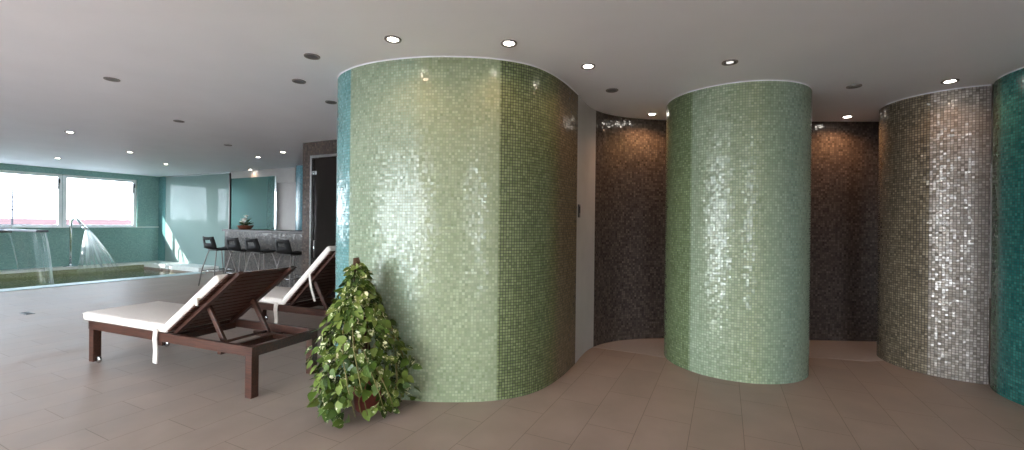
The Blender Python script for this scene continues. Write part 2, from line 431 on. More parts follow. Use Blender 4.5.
# ---------------------------------------------------------------- corner strip, glass partition, shower room and bar back
TG = 2.966
st = local(MB().box(0, .37, TG, TG + .12, 0, H), 'wall_corner', mosaic('dark_teal_strip', 40, [(0, srgb(82, 122, 124)), (40, srgb(82, 122, 124))], [(0, srgb(96, 136, 136)), (40, srgb(84, 146, 146))], [(0, srgb(90, 140, 140)), (40, srgb(90, 140, 140))], tile=.025, tilt=.05, spread=.1)); wall_uv(st)
gp = empty('glass_partition', W(.37, TG), ROT, 'long pale teal glass partition at the end of the pool, with the windows showing through', 'partition')
MB().box(.012, 2.96, .0, .03, .03, H - .035).build('glass_panel', 'back_painted_glass', gp)
MB().box(0, 3.0, -.004, .034, H - .035, H).box(0, 3.0, -.004, .034, 0, .03).build('rail', 'steel', gp)
MB().box(2.96, 3.0, -.012, .04, 0.03, H - .035).build('post', 'dark', gp)
sp = empty('shower_screen', W(3.40, TG), ROT, 'turquoise tinted glass shower screen behind the bar counter', 'glass screen')
MB().box(.0, 1.70, .008, .02, .02, 2.33).build('glass_panel', 'green_glass', sp)
MB().box(1.70, 1.75, -.01, .04, 0, 2.33).build('frame_post', 'chrome', sp)
MB().box(0, 1.7, -.005, .033, 0, .02).build('bottom_rail', 'steel', sp)
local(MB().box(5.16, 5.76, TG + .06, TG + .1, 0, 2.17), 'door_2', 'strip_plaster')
hl = local(MB().box(3.40, 5.15, TG, TG + .14, 2.33, H).box(5.15, 5.78, TG, TG + .14, 2.17, H), 'trim_2', 'strip_plaster')  # pale header, its shade put into the grey plaster colour
sh = empty('rain_shower', W(3.11, 3.553), ROT, 'thin chrome rain shower head on a wall arm behind the turquoise glass', 'shower')
MB().tube([(-.25, .69, 2.14), (-.25, .1, 2.14), (-.24, .02, 2.11), (-.24, 0, 2.06)], .012).build('arm', 'chrome', sh)
MB().lathe([(0, 2.065), (.03, 2.06), (.14, 2.05), (.145, 2.04), (.14, 2.03), (0, 2.03)], (-.24, 0, 0)).build('spray_plate', 'chrome', sh)
MB().lathe([(0, -.01), (.035, -.01), (.035, .01), (0, .01)], (0, 0, 0)).build('wall_flange', 'chrome', sh, Matrix.Translation((-.25, .685, 2.14)) @ Matrix.Rotation(PI / 2, 4, 'X'))
bl = arc(W(6.18, 3.1).xy, .33, PI * 2, 0, 96)
tb = [(0, srgb(96, 138, 150)), (3, srgb(96, 138, 150))]
bc = ribbon('mosaic_column', bl, mosaic('blue_mosaic', 3, tb, [(0, srgb(70, 112, 128)), (3, srgb(70, 112, 128))], [(0, srgb(90, 140, 150)), (3, srgb(90, 140, 150))]), th=0)
tag(bc, 'slim light blue mosaic column half hidden behind the bar end', 'column', kind='thing')

# pillar wall with the smoked glass door
stone = mosaic('grey_brown_pebble_mosaic', 20, [(0, srgb(94, 81, 72)), (20, srgb(94, 81, 72))], [(0, srgb(69, 59, 55)), (20, srgb(69, 59, 55))], [(0, srgb(48, 42, 39)), (20, srgb(48, 42, 39))], tile=.03, spread=.35)
SP, TP = 8.616, .977
pw = local(MB().box(SP, SP + .19, TP, TP + .2, 0, H).box(SP + .19, SP + 1.15, TP, TP + .2, 2.29, H).box(SP + 1.15, SP + 1.9, TP, TP + .2, 0, H).box(SP, SP + .2, TP + .2, T1, 0, H), 'wall_sauna', stone); wall_uv(pw)
dr = empty('door_1', W(SP + .19, TP), ROT, kind='structure')
MB().box(0, .035, -.02, .1, 0, 2.29).box(.925, .96, -.02, .1, 0, 2.29).box(.035, .925, -.02, .1, 2.25, 2.29).build('door_frame', 'steel', dr)
MB().box(.04, .92, .03, .042, .012, 2.246).build('door_pane', 'smoked_glass', dr)
MB().tube([(.12, .03, 1.0), (.12, -.03, 1.0), (.12, -.03, .75), (.12, .03, .75)], .012).build('door_handle', 'chrome', dr)
for z in (.25, 2.0): MB().box(.035, .10, .015, .055, z, z + .06, bev=.004).build('door_hinge', 'chrome', dr)

# ---------------------------------------------------------------- the mosaic columns
# wide column, runs on as an S into the plaster strip and the first recess
P1 = [(-.55, 5.12), (-.9, 5.0), (-1.18, 4.75), (-1.38, 4.4), (-1.495, 4.08), (-1.53, 3.8), (-1.45, 3.56), (-1.275, 3.37), (-1.03, 3.222), (-.72, 3.127), (-.46, 3.104), (-.2, 3.124), (.01, 3.188), (.165, 3.285), (.295, 3.43), (.42, 3.625), (.52, 3.82), (.60, 3.99)]
full = catmull(P1 + [(.685, 4.2), (.78, 4.40), (.875, 4.545)], .02)
L = lengths(full); iend = min(range(len(full)), key=lambda k: (full[k] - Vector((.60, 3.99))).length)
pl1 = full[:iend + 1]; pl_panel = full[iend:]
a = lambda p: arc_at(pl1, p)
eps = .004; tot = lengths(pl1)[-1] + .01
t1, t2, t3, t4, t5 = a((-1.275, 3.37)), a((-.70, 3.12)), a((-.085, 3.152)), a((.24, 3.37)), a((.34, 3.5))
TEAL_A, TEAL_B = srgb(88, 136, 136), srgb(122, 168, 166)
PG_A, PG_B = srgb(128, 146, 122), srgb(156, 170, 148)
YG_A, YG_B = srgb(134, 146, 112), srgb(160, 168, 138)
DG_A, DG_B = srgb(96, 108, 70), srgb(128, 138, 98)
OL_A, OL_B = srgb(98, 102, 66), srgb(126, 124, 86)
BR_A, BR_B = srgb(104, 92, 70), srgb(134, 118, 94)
def steps(*st):
    """colour stops with sharp changes: (start, colour) ..."""
    out = []
    for i, (p, c) in enumerate(st):
        if i: out.append((p - .001, st[i - 1][1]))
        out.append((p, c))
    return out
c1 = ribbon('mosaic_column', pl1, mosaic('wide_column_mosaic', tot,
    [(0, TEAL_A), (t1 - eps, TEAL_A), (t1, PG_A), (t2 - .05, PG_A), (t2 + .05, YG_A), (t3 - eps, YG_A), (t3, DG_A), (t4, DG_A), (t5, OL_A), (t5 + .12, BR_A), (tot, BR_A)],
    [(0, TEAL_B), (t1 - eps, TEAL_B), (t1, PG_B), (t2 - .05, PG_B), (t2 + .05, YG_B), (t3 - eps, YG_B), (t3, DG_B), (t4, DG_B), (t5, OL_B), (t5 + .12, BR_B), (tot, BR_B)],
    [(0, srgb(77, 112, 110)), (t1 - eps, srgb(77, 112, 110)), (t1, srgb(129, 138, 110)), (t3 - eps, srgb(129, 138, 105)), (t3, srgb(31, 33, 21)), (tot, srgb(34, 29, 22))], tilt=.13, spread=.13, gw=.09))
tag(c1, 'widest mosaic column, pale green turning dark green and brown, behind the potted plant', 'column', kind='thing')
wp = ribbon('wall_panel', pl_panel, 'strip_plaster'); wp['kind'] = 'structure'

c2c, r2 = (2.13, 4.145), .615
pl2 = arc(c2c, r2, PI / 2 + .001, PI / 2 + 2 * PI, 180)   # counter-clockwise: finished face outside
a2 = lambda p: arc_at(pl2, p); tot2 = lengths(pl2)[-1] + .01
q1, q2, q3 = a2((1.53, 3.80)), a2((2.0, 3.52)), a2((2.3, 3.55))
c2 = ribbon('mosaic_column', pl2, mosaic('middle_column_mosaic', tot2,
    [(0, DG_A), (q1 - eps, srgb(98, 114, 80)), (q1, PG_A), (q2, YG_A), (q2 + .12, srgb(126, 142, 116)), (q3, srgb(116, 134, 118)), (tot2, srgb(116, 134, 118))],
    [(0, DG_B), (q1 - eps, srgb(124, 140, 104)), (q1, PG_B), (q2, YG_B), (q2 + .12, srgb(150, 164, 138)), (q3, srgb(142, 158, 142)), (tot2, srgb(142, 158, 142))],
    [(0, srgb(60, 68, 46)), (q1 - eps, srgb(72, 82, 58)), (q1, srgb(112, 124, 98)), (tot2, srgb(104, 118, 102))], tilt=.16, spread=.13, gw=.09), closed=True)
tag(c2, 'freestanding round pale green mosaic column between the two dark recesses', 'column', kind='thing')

c3c, r3 = (4.14, 4.07), .515
pl3 = arc(c3c, r3, PI * .45, PI + PI * .40, 140)
a3 = lambda p: arc_at(pl3, p); tot3 = lengths(pl3)[-1] + .01
q4 = a3((3.64, 3.78))
c3 = ribbon('mosaic_column', pl3, mosaic('bronze_column_mosaic', tot3,
    [(0, srgb(94, 84, 68)), (q4 - eps, srgb(106, 96, 78)), (q4, srgb(124, 114, 100)), (tot3, srgb(132, 124, 116))],
    [(0, srgb(126, 114, 94)), (q4 - eps, srgb(140, 128, 106)), (q4, srgb(168, 158, 146)), (tot3, srgb(178, 170, 164))],
    [(0, srgb(42, 37, 30)), (q4 - eps, srgb(48, 42, 35)), (q4, srgb(84, 76, 68)), (tot3, srgb(92, 84, 78))], tilt=.24, metal=.08, rough=.22, spread=.28, gw=.1))
tag(c3, 'bronze and silver glittering mosaic column beside the teal one', 'column', kind='thing')

c4c, r4 = (4.40, 3.10), .63
pl4 = arc(c4c, r4, PI - PI * .245, PI * 2.5, 200)
tot4 = lengths(pl4)[-1] + .01; q5 = arc_at(pl4, (3.835, 3.38))
c4 = ribbon('mosaic_column', pl4, mosaic('teal_column_mosaic', tot4,
    [(0, srgb(70, 88, 66)), (q5 - .03, srgb(66, 92, 74)), (q5 + .02, srgb(40, 102, 98)), (tot4, srgb(40, 102, 98))],
    [(0, srgb(92, 108, 82)), (q5 - .03, srgb(84, 112, 92)), (q5 + .02, srgb(66, 132, 124)), (tot4, srgb(66, 132, 124))],
    [(0, srgb(40, 50, 40)), (q5, srgb(28, 62, 60)), (tot4, srgb(28, 62, 60))], tilt=.12, spread=.2))
tag(c4, 'teal mosaic column cut by the picture edge', 'column', kind='thing')
for colm, pl in ((c1, pl1), (c2, pl2), (c3, pl3), (c4, pl4)):
    n = len(pl); out = []
    for i in range(n):
        d = (pl[min(i + 1, n - 1)] - pl[max(0, i - 1)]).normalized(); out.append(pl[i] + Vector((d.y, -d.x)) * .004)
    ribbon('top_bead', out, 'ceiling', H - .009, H, .006, colm, closed=(colm is c2))

# recess walls
PA = [(.875, 4.545), (1.0, 4.672), (1.2, 4.80), (1.45, 4.885), (1.75, 4.93), (2.1, 4.94), (2.8, 4.94), (3.4, 4.92), (3.9, 4.90), (4.35, 4.885)]
pla = catmull(PA); tota = lengths(pla)[-1] + .01
al = ribbon('wall_recess', pla, mosaic('brown_recess_mosaic', tota,
    [(0, srgb(90, 80, 74)), (tota, srgb(88, 78, 74))], [(0, srgb(68, 60, 56)), (tota, srgb(68, 60, 56))], [(0, srgb(42, 36, 34)), (tota, srgb(42, 36, 34))], tile=.024, tilt=.12, rough=.15))
al['kind'] = 'structure'
# paler wet floor inside the recesses
def slab(name, pts, z0, z1, mat):
    bm = bmesh.new(); lo = [bm.verts.new((p[0], p[1], z0)) for p in pts]; hi = [bm.verts.new((p[0], p[1], z1)) for p in pts]
    bm.faces.new(lo[::-1]); bm.faces.new(hi)
    for i in range(len(pts)): j = (i + 1) % len(pts); bm.faces.new((lo[i], lo[j], hi[j], hi[i]))
    bmesh.ops.recalc_face_normals(bm, faces=bm.faces)
    me = bpy.data.meshes.new(name); bm.to_mesh(me); bm.free(); me.materials.append(M[mat]); o = bpy.data.objects.new(name, me); COL.objects.link(o); o['kind'] = 'structure'; return o
slab('floor_recess', [(.86, 4.53), (1.1, 4.42), (1.35, 4.3), (1.5, 4.2), (1.7, 4.3), (2.5, 4.3), (2.76, 4.25), (3.1, 4.25), (3.45, 4.16), (3.7, 4.2), (4.3, 4.5), (4.3, 4.88), (3.4, 4.91), (2.1, 4.93), (1.45, 4.87), (1.2, 4.79), (1.0, 4.66)], 0, .0015, 'alcove_floor')

sw = empty('light_switch', (.612, 4.012, 1.42), math.atan2(.9, .43), 'small dark switch plate on the pale strip beside the brown mosaic', 'switch')
MB().box(0, .055, -.01, -.0005, -.062, .062, bev=.003).build('plate', 'dark', sw)
MB().box(.014, .041, -.014, -.009, -.02, .045, bev=.002).build('rocker', 'black', sw)

# ---------------------------------------------------------------- downlights
def downlight(name, r=.055):
    root = empty(name)
    m_ = MB().lathe([(r, 0), (r, -.006), (r * .97, -.009), (r * .74, -.006), (r * .72, 0)], n=28); m_.build('trim_ring', 'ring', root)
    return root
LIT = downlight('downlight'); MB().lathe([(.034, -.0045), (0, -.0045)], n=24).build('lens', 'bulb', LIT); MB().lathe([(.041, -.003), (.034, -.0044)], n=24).build('reflector', 'dark', LIT)
DIM = downlight('dim_downlight'); MB().lathe([(.026, -.0038), (0, -.0038)], n=24).build('lens', 'bulb_dim', DIM)
MB().lathe([(.039, -.003), (.026, -.0037)], n=24).build('reflector', 'dark', DIM)
OFF = downlight('unlit_downlight'); MB().lathe([(.039, -.0035), (0, -.0035)], n=24).build('lens', 'disc', OFF)
LM = 'warm'
def lamp(root, power, size=75):
    ld = bpy.data.lights.new('lamp', 'SPOT'); ld.energy = power; ld.color = (1, .52, .24); ld.spot_size = math.radians(size * 2); ld.spot_blend = .7; ld.shadow_soft_size = .03
    lo = bpy.data.objects.new('lamp', ld); COL.objects.link(lo); lo.parent = root; lo.location = (0, 0, -.02)
lights = [
 (LIT, -.796, 2.825, 1.5, 'lit downlight over the pale green face of the widest mosaic column'),
 (LIT, -.034, 2.867, 1.5, 'lit downlight over the seam of pale and dark green on the widest column'),
 (LIT, .564, 3.268, 1.5, 'lit downlight just outside the brown edge of the widest column'),
 (LIT, 3.561, 3.509, 1.5, 'lit downlight over the bronze and silver column'),
 (LIT, 1.505, 4.66, 7, 'lit warm downlight inside the brown recess beside the plaster strip'),
 (LIT, 3.637, 4.68, 7, 'lit warm downlight inside the brown recess between the pale green and bronze columns'),
 (LIT, -6.188, 6.006, 1.0, 'lit downlight with an amber rim, nearest to the viewer over the pool deck'),
 (LIT, -9.15, 8.648, 0.8, 'lit downlight over the pool close to the first window'),
 (LIT, -6.897, 7.747, 1.0, 'lit downlight in front of the second window, above the sun lounger foot'),
 (LIT, -7.561, 9.378, 0.8, 'lit downlight in front of the glass partition'),
 (LIT, -4.846, 8.18, 1.0, 'lit downlight above the middle of the bar counter'),
 (LIT, -4.034, 7.548, 1.0, 'lit downlight above the bar end beside the stone pillar wall'),
 (LIT, -6.25, 10.25, 0.8, 'small lit downlight in front of the turquoise shower screen'),
 (DIM, 1.586, 3.156, 0, 'dim downlight over the freestanding round column'),
 (OFF, -3.458, 3.702, 0, 'unlit grey disc alone in the ceiling above the sun lounger'),
 (OFF, -1.471, 3.133, 0, 'unlit grey disc nearest the viewer beside the widest column'),
 (OFF, -1.846, 3.698, 0, 'unlit grey disc second nearest beside the widest column'),
 (OFF, -4.085, 5.256, 0, 'unlit grey disc in the middle of the lounge ceiling'),
 (OFF, -1.841, 4.339, 0, 'unlit grey disc half hidden by the teal side of the widest column'),
 (OFF, .881, 3.846, 0, 'unlit grey disc before the brown recess and plaster strip'),
 (OFF, 2.899, 3.661, 0, 'unlit grey disc between the freestanding and bronze columns'),
 (OFF, -4.575, 6.904, 0, 'small unlit grey disc in the ceiling before the bar stools'),
]
used = set()
for proto, x, y, pw_, lab in lights:
    r = proto if proto.name not in used else copy_tree(proto)
    used.add(proto.name)
    r.location = (x, y, H); tag(r, lab, 'ceiling light', {'downlight': 'lit ceiling downlights', 'dim_downlight': 'dim ceiling downlights', 'unlit_downlight': 'unlit ceiling downlights'}[proto.name])
    r['_p'] = pw_
for o in [o for o in COL.objects if '_p' in o]:
    if o['_p']: lamp(o, o['_p'])
    del o['_p']

# ---------------------------------------------------------------- pool
pool_tile = mosaic('green_pool_mosaic', 40, [(0, srgb(156, 160, 126)), (40, srgb(156, 160, 126))], [(0, srgb(178, 182, 148)), (40, srgb(178, 182, 148))], [(0, srgb(172, 174, 148)), (40, srgb(172, 174, 148))], tile=.03, tilt=.03, spread=.12)
b = local(MB().box(0, S_POOL, T_PA, T_PB, -1.25, -1.1).box(S_POOL, S_POOL + .1, T_PA, T_PB, -1.1, -.25).box(0, S_POOL, T_PB, T_PB + .1, -1.1, -.25).box(0, S_POOL, T_PA - .1, T_PA, -1.1, -.25).box(0, .33, T_PA, T_PB, -1.1, .07), 'floor_pool', pool_tile); wall_uv(b)
local(MB().box(.0, .40, T_PA, T_PB, .06, .115).box(0, S_POOL + .02, T_PB, TG, .0, .115), 'trim_3', 'coping')
local(MB().box(S_POOL - .06, S_POOL + .30, T_PA, T_PB, .0, .012), 'trim_4', 'near_coping')
wt = local(MB().box(.33, S_POOL, T_PA, T_PB, -.09, -.05), 'pool_water', 'water', kind='stuff')
tag(wt, 'green rippling water of the sunken pool below the windows', 'water')

# cascade spout and its water
cs = empty('cascade_spout', W(.2, .01), ROT, 'flat grey metal cascade spout jutting over the pool', 'pool fountain')
MB().box(-.2, 1.97, -.08, .10, 1.0, 1.045, bev=.012).build('blade', 'blade_metal', cs)
MB().box(-.2, -.18, -.13, .15, .95, 1.09, bev=.005).build('wall_flange', 'steel', cs)
def sheet(name, mat, P0, P1, drift0, drift1, z0, z1, nu=24, nv=24):
    """falling curtain from the lip P0-P1 down to the water"""
    bm = bmesh.new(); uv = bm.loops.layers.uv.new('UVMap'); V = []
    for i in range(nu + 1):
        u = i / nu; p = P0.lerp(P1, u); d = drift0.lerp(drift1, u)
        V.append([bm.verts.new((p.x + d.x * v / nv, p.y + d.y * v / nv, z0 + (z1 - z0) * (v / nv) ** 1.35 + .004 * math.sin(9 * u * 6.28))) for v in range(nv + 1)])
    for i in range(nu):
        for v in range(nv):
            f = bm.faces.new((V[i][v], V[i][v + 1], V[i + 1][v + 1], V[i + 1][v])); f.smooth = True
            for lp, c in zip(f.loops, ((i, v), (i, v + 1), (i + 1, v + 1), (i + 1, v))): lp[uv].uv = (c[0] / nu, c[1] / nv)
    me = bpy.data.meshes.new(name); bm.to_mesh(me); bm.free(); me.materials.append(mat)
    o = bpy.data.objects.new(name, me); COL.objects.link(o); return o
wm = falling_water('cascade_water', [(0, g(1.2)), (.05, g(.5)), (.1, g(.05)), (.55, g(.07)), (.62, g(.35)), (.9, g(.5)), (.96, g(.8)), (1, g(1.6))], 26, 1.5)
o = sheet('cascade_water', wm, W(.2, .03), W(2.14, .08), D1 * .2, D1 * .1 + D2 * .08, .995, -.049)
tag(o, 'thin curtain of water falling from the flat cascade spout', 'falling water', kind='stuff')

# swan-neck jet and its spray
sj = empty('swan_neck_jet', W(.2, 1.075), ROT, 'chrome swan-neck water jet standing on the far pool edge', 'pool fountain')
MB().lathe([(0, .115), (.13, .115), (.13, .13), (.06, .14), (.035, .16), (.03, .18), (0, .18)]).build('base', 'chrome', sj)
pth = [(0, 0, .15), (0, 0, 1.15)] + [(.10 - .10 * math.cos(x), .04 * (1 - math.cos(x)), 1.18 + .11 * math.sin(x)) for x in [PI * k / 10 for k in range(1, 8)]]
tip = Vector(pth[-1])
pth += [tuple(tip + Vector((.06, .05, -.11))), tuple(tip + Vector((.11, .09, -.2)))]
MB().tube(pth, .028, 12).build('pipe', 'chrome', sj)
nz0 = Vector(pth[-1]); dirn = Vector((.15, .2, -.26)).normalized()
MB().tube([nz0 - dirn * .04, nz0 + dirn * .07], [.032, .042], 14).build('nozzle', 'chrome', sj)
start = W(.2, 1.075) + D2 * (nz0.x + dirn.x * .07) + D1 * (nz0.y + dirn.y * .07) + Vector((0, 0, nz0.z + dirn.z * .07))
def spray(name, mat, start, axis_xy, length, drop, r0, r1, n=28, m_=18):
    bm = bmesh.new(); uv = bm.loops.layers.uv.new('UVMap'); V = []
    for j in range(m_ + 1):
        v = j / m_; c = start + axis_xy * (length * v) - Vector((0, 0, drop)) * (v ** 1.15); r = r0 + (r1 - r0) * v
        V.append([bm.verts.new((c + D1 * (r * math.cos(2 * PI * k / n)) + D2 * (r * .6 * math.sin(2 * PI * k / n)))) for k in range(n)])
    for j in range(m_):
        for k in range(n):
            f = bm.faces.new((V[j][k], V[j][(k + 1) % n], V[j + 1][(k + 1) % n], V[j + 1][k])); f.smooth = True
            for lp, c in zip(f.loops, ((k, j), (k + 1, j), (k + 1, j + 1), (k, j + 1))): lp[uv].uv = (c[1] / m_, c[0] / n)
    me = bpy.data.meshes.new(name); bm.to_mesh(me); bm.free(); me.materials.append(mat)
    o = bpy.data.objects.new(name, me); COL.objects.link(o); return o
sm = falling_water('spray_mist', [(0, g(1.3)), (.3, g(.95)), (.75, g(.6)), (1, g(.1))], 1.0, 22, (.9, .95, .97, 1))
for r0, r1 in ((.035, .42),):
    o = spray('water_spray', sm, start, (D1 * .16 + D2 * .35), .9, start.z + .05, r0, r1)
tag(o, 'misty fan of water sprayed down from the swan-neck jet', 'water spray', kind='stuff')

fd = empty('floor_drain', (-6.55, 5.82, 0), ROT, 'small dark drain cover set in the pale deck floor', 'drain')
MB().box(-.12, .12, -.045, .045, 0, .006, bev=.002).build('cover', 'dark', fd)
mb = MB()
for k in range(6): mb.box(-.1 + k * .036, -.085 + k * .036, -.03, .03, .005, .008)
mb.build('grate', 'black', fd)

# ---------------------------------------------------------------- bar
bcn = empty('bar_counter', W(5.0, 1.91), ROT, 'long grey-brown stone bar counter behind the black stools', 'counter')
grey_stone = mosaic('grey_counter_mosaic', 20, [(0, srgb(95, 89, 84)), (20, srgb(95, 89, 84))], [(0, srgb(70, 66, 64)), (20, srgb(70, 66, 64))], [(0, srgb(58, 55, 53)), (20, srgb(58, 55, 53))], tile=.03, spread=.3)
o = MB().box(0, 3.55, 0, .45, .0, 1.06).build('counter_front', grey_stone, bcn); wall_uv(o)
MB().box(-.03, 3.58, -.04, .5, 1.06, 1.10, bev=.006).build('worktop', 'dark', bcn)

def stool_proto():
    r = empty('bar_stool', W(5.33, 1.52), ROT)
    bm = MB(); prof = []
    # moulded shell: seat pan curving up into a low back with a hand slot (local y = facing the counter)
    sec = [(.20, .735), (.17, .722), (.05, .715), (-.1, .718), (-.165, .735), (-.195, .775), (-.21, .84), (-.225, .905), (-.235, .96)]
    wid = [.17, .19, .2, .2, .2, .2, .195, .185, .17]; nx = 8; rows = []
    for (y, z), w in zip(sec, wid):
        rows.append([bm.bm.verts.new((w * (2 * k / nx - 1), y + (.03 * (2 * k / nx - 1) ** 2 if z > .75 else 0), z + .012 * (2 * k / nx - 1) ** 2)) for k in range(nx + 1)])
    for i in range(len(rows) - 1):
        for k in range(nx):
            if i == 6 and 2 <= k <= 5: continue          # the slot in the back
            f = bm.bm.faces.new((rows[i][k], rows[i][k + 1], rows[i + 1][k + 1], rows[i + 1][k])); f.smooth = True
    o = bm.build('seat_shell', 'black', r)
    md = o.modifiers.new('thickness', 'SOLIDIFY'); md.thickness = .016; md.offset = 0
    for sx in (-1, 1):
        for sy in (-1, 1):
            MB().tube([(sx * .12, sy * .11, .712), (sx * .15, sy * .14, .6), (sx * .21, sy * .2, .3), (sx * .245, sy * .235, .0)], .0105, 8).build('leg', 'ring', r)
    k = [(-.205, .2, .3), (.205, .2, .3)]
    MB().tube(k, .009).build('footrest', 'steel', r)
    MB().tube([(-.2, -.195, .3), (.2, -.195, .3)], .008).tube([(-.205, -.2, .3), (-.205, .2, .3)], .008).tube([(.205, -.2, .3), (.205, .2, .3)], .008).build('leg_brace', 'steel', r)
    MB().box(-.14, .14, -.13, .13, .695, .712, bev=.005).build('seat_plate', 'dark', r)
    return r
stp = stool_proto()
for i, (s_, lab) in enumerate([(5.50, 'black bar stool standing clear of the counter end, first of the row'), (6.26, 'second black bar stool, before the left end of the counter'), (6.83, 'third black bar stool, before the middle of the counter'), (7.67, 'last black bar stool, next to the stone pillar wall')]):
    r = stp if i == 0 else copy_tree(stp)
    r.location = W(s_, 1.52); tag(r, lab, 'bar stool', 'bar stools at the counter')

fa = empty('flower_arrangement', W(5.36, 2.12, 1.10), ROT, 'basket of white flowers and green leaves on the bar counter', 'flowers')
MB().lathe([(0, 0), (.1, 0), (.15, .07), (.155, .085), (.14, .08), (.09, .03), (0, .03)], n=20).build('basket', 'basket', fa)
for k, (x, y, z, r_) in enumerate([(.0, -.02, .19, .075), (.03, .0, .27, .055), (-.06, -.04, .15, .055), (.05, -.06, .15, .045)]):
    mb = MB()
    for q in range(7):
        an = 2 * PI * q / 7; v0 = mb.bm.verts.new((x, y, z)); pts = []
        for da, rr, zz in ((-.4, .6, .25), (-.25, 1, .35), (.25, 1, .35), (.4, .6, .25)): pts.append(mb.bm.verts.new((x + r_ * rr * math.cos(an + da), y + r_ * rr * math.sin(an + da), z + r_ * zz * (1 if q % 2 else 1.4))))
        mb.bm.faces.new([v0] + pts)
    mb.lathe([(0, -r_ * .3), (r_ * .5, -.1 * r_), (r_ * .55, r_ * .3), (r_ * .25, r_ * .6), (0, r_ * .65)], (x, y, z), 10).tube([(x * .5, y * .5, .03), (x, y, z)], .005)
    mb.build('white_flower', 'petal', fa)
mb = MB()
for q in range(13):
    an = q * 2.4; l_ = .12 + .07 * random.random(); c, s_ = math.cos(an), math.sin(an); z0 = .07; up = .04 + .14 * random.random()
    p = [(0, 0, z0), (l_ * .5 * c - .03 * s_, l_ * .5 * s_ + .03 * c, z0 + up * .8), (l_ * c, l_ * s_, z0 + up), (l_ * .5 * c + .03 * s_, l_ * .5 * s_ - .03 * c, z0 + up * .8)]
    mb.bm.faces.new([mb.bm.verts.new(v) for v in p])
mb.build('leaves', 'leaf_plain', fa)

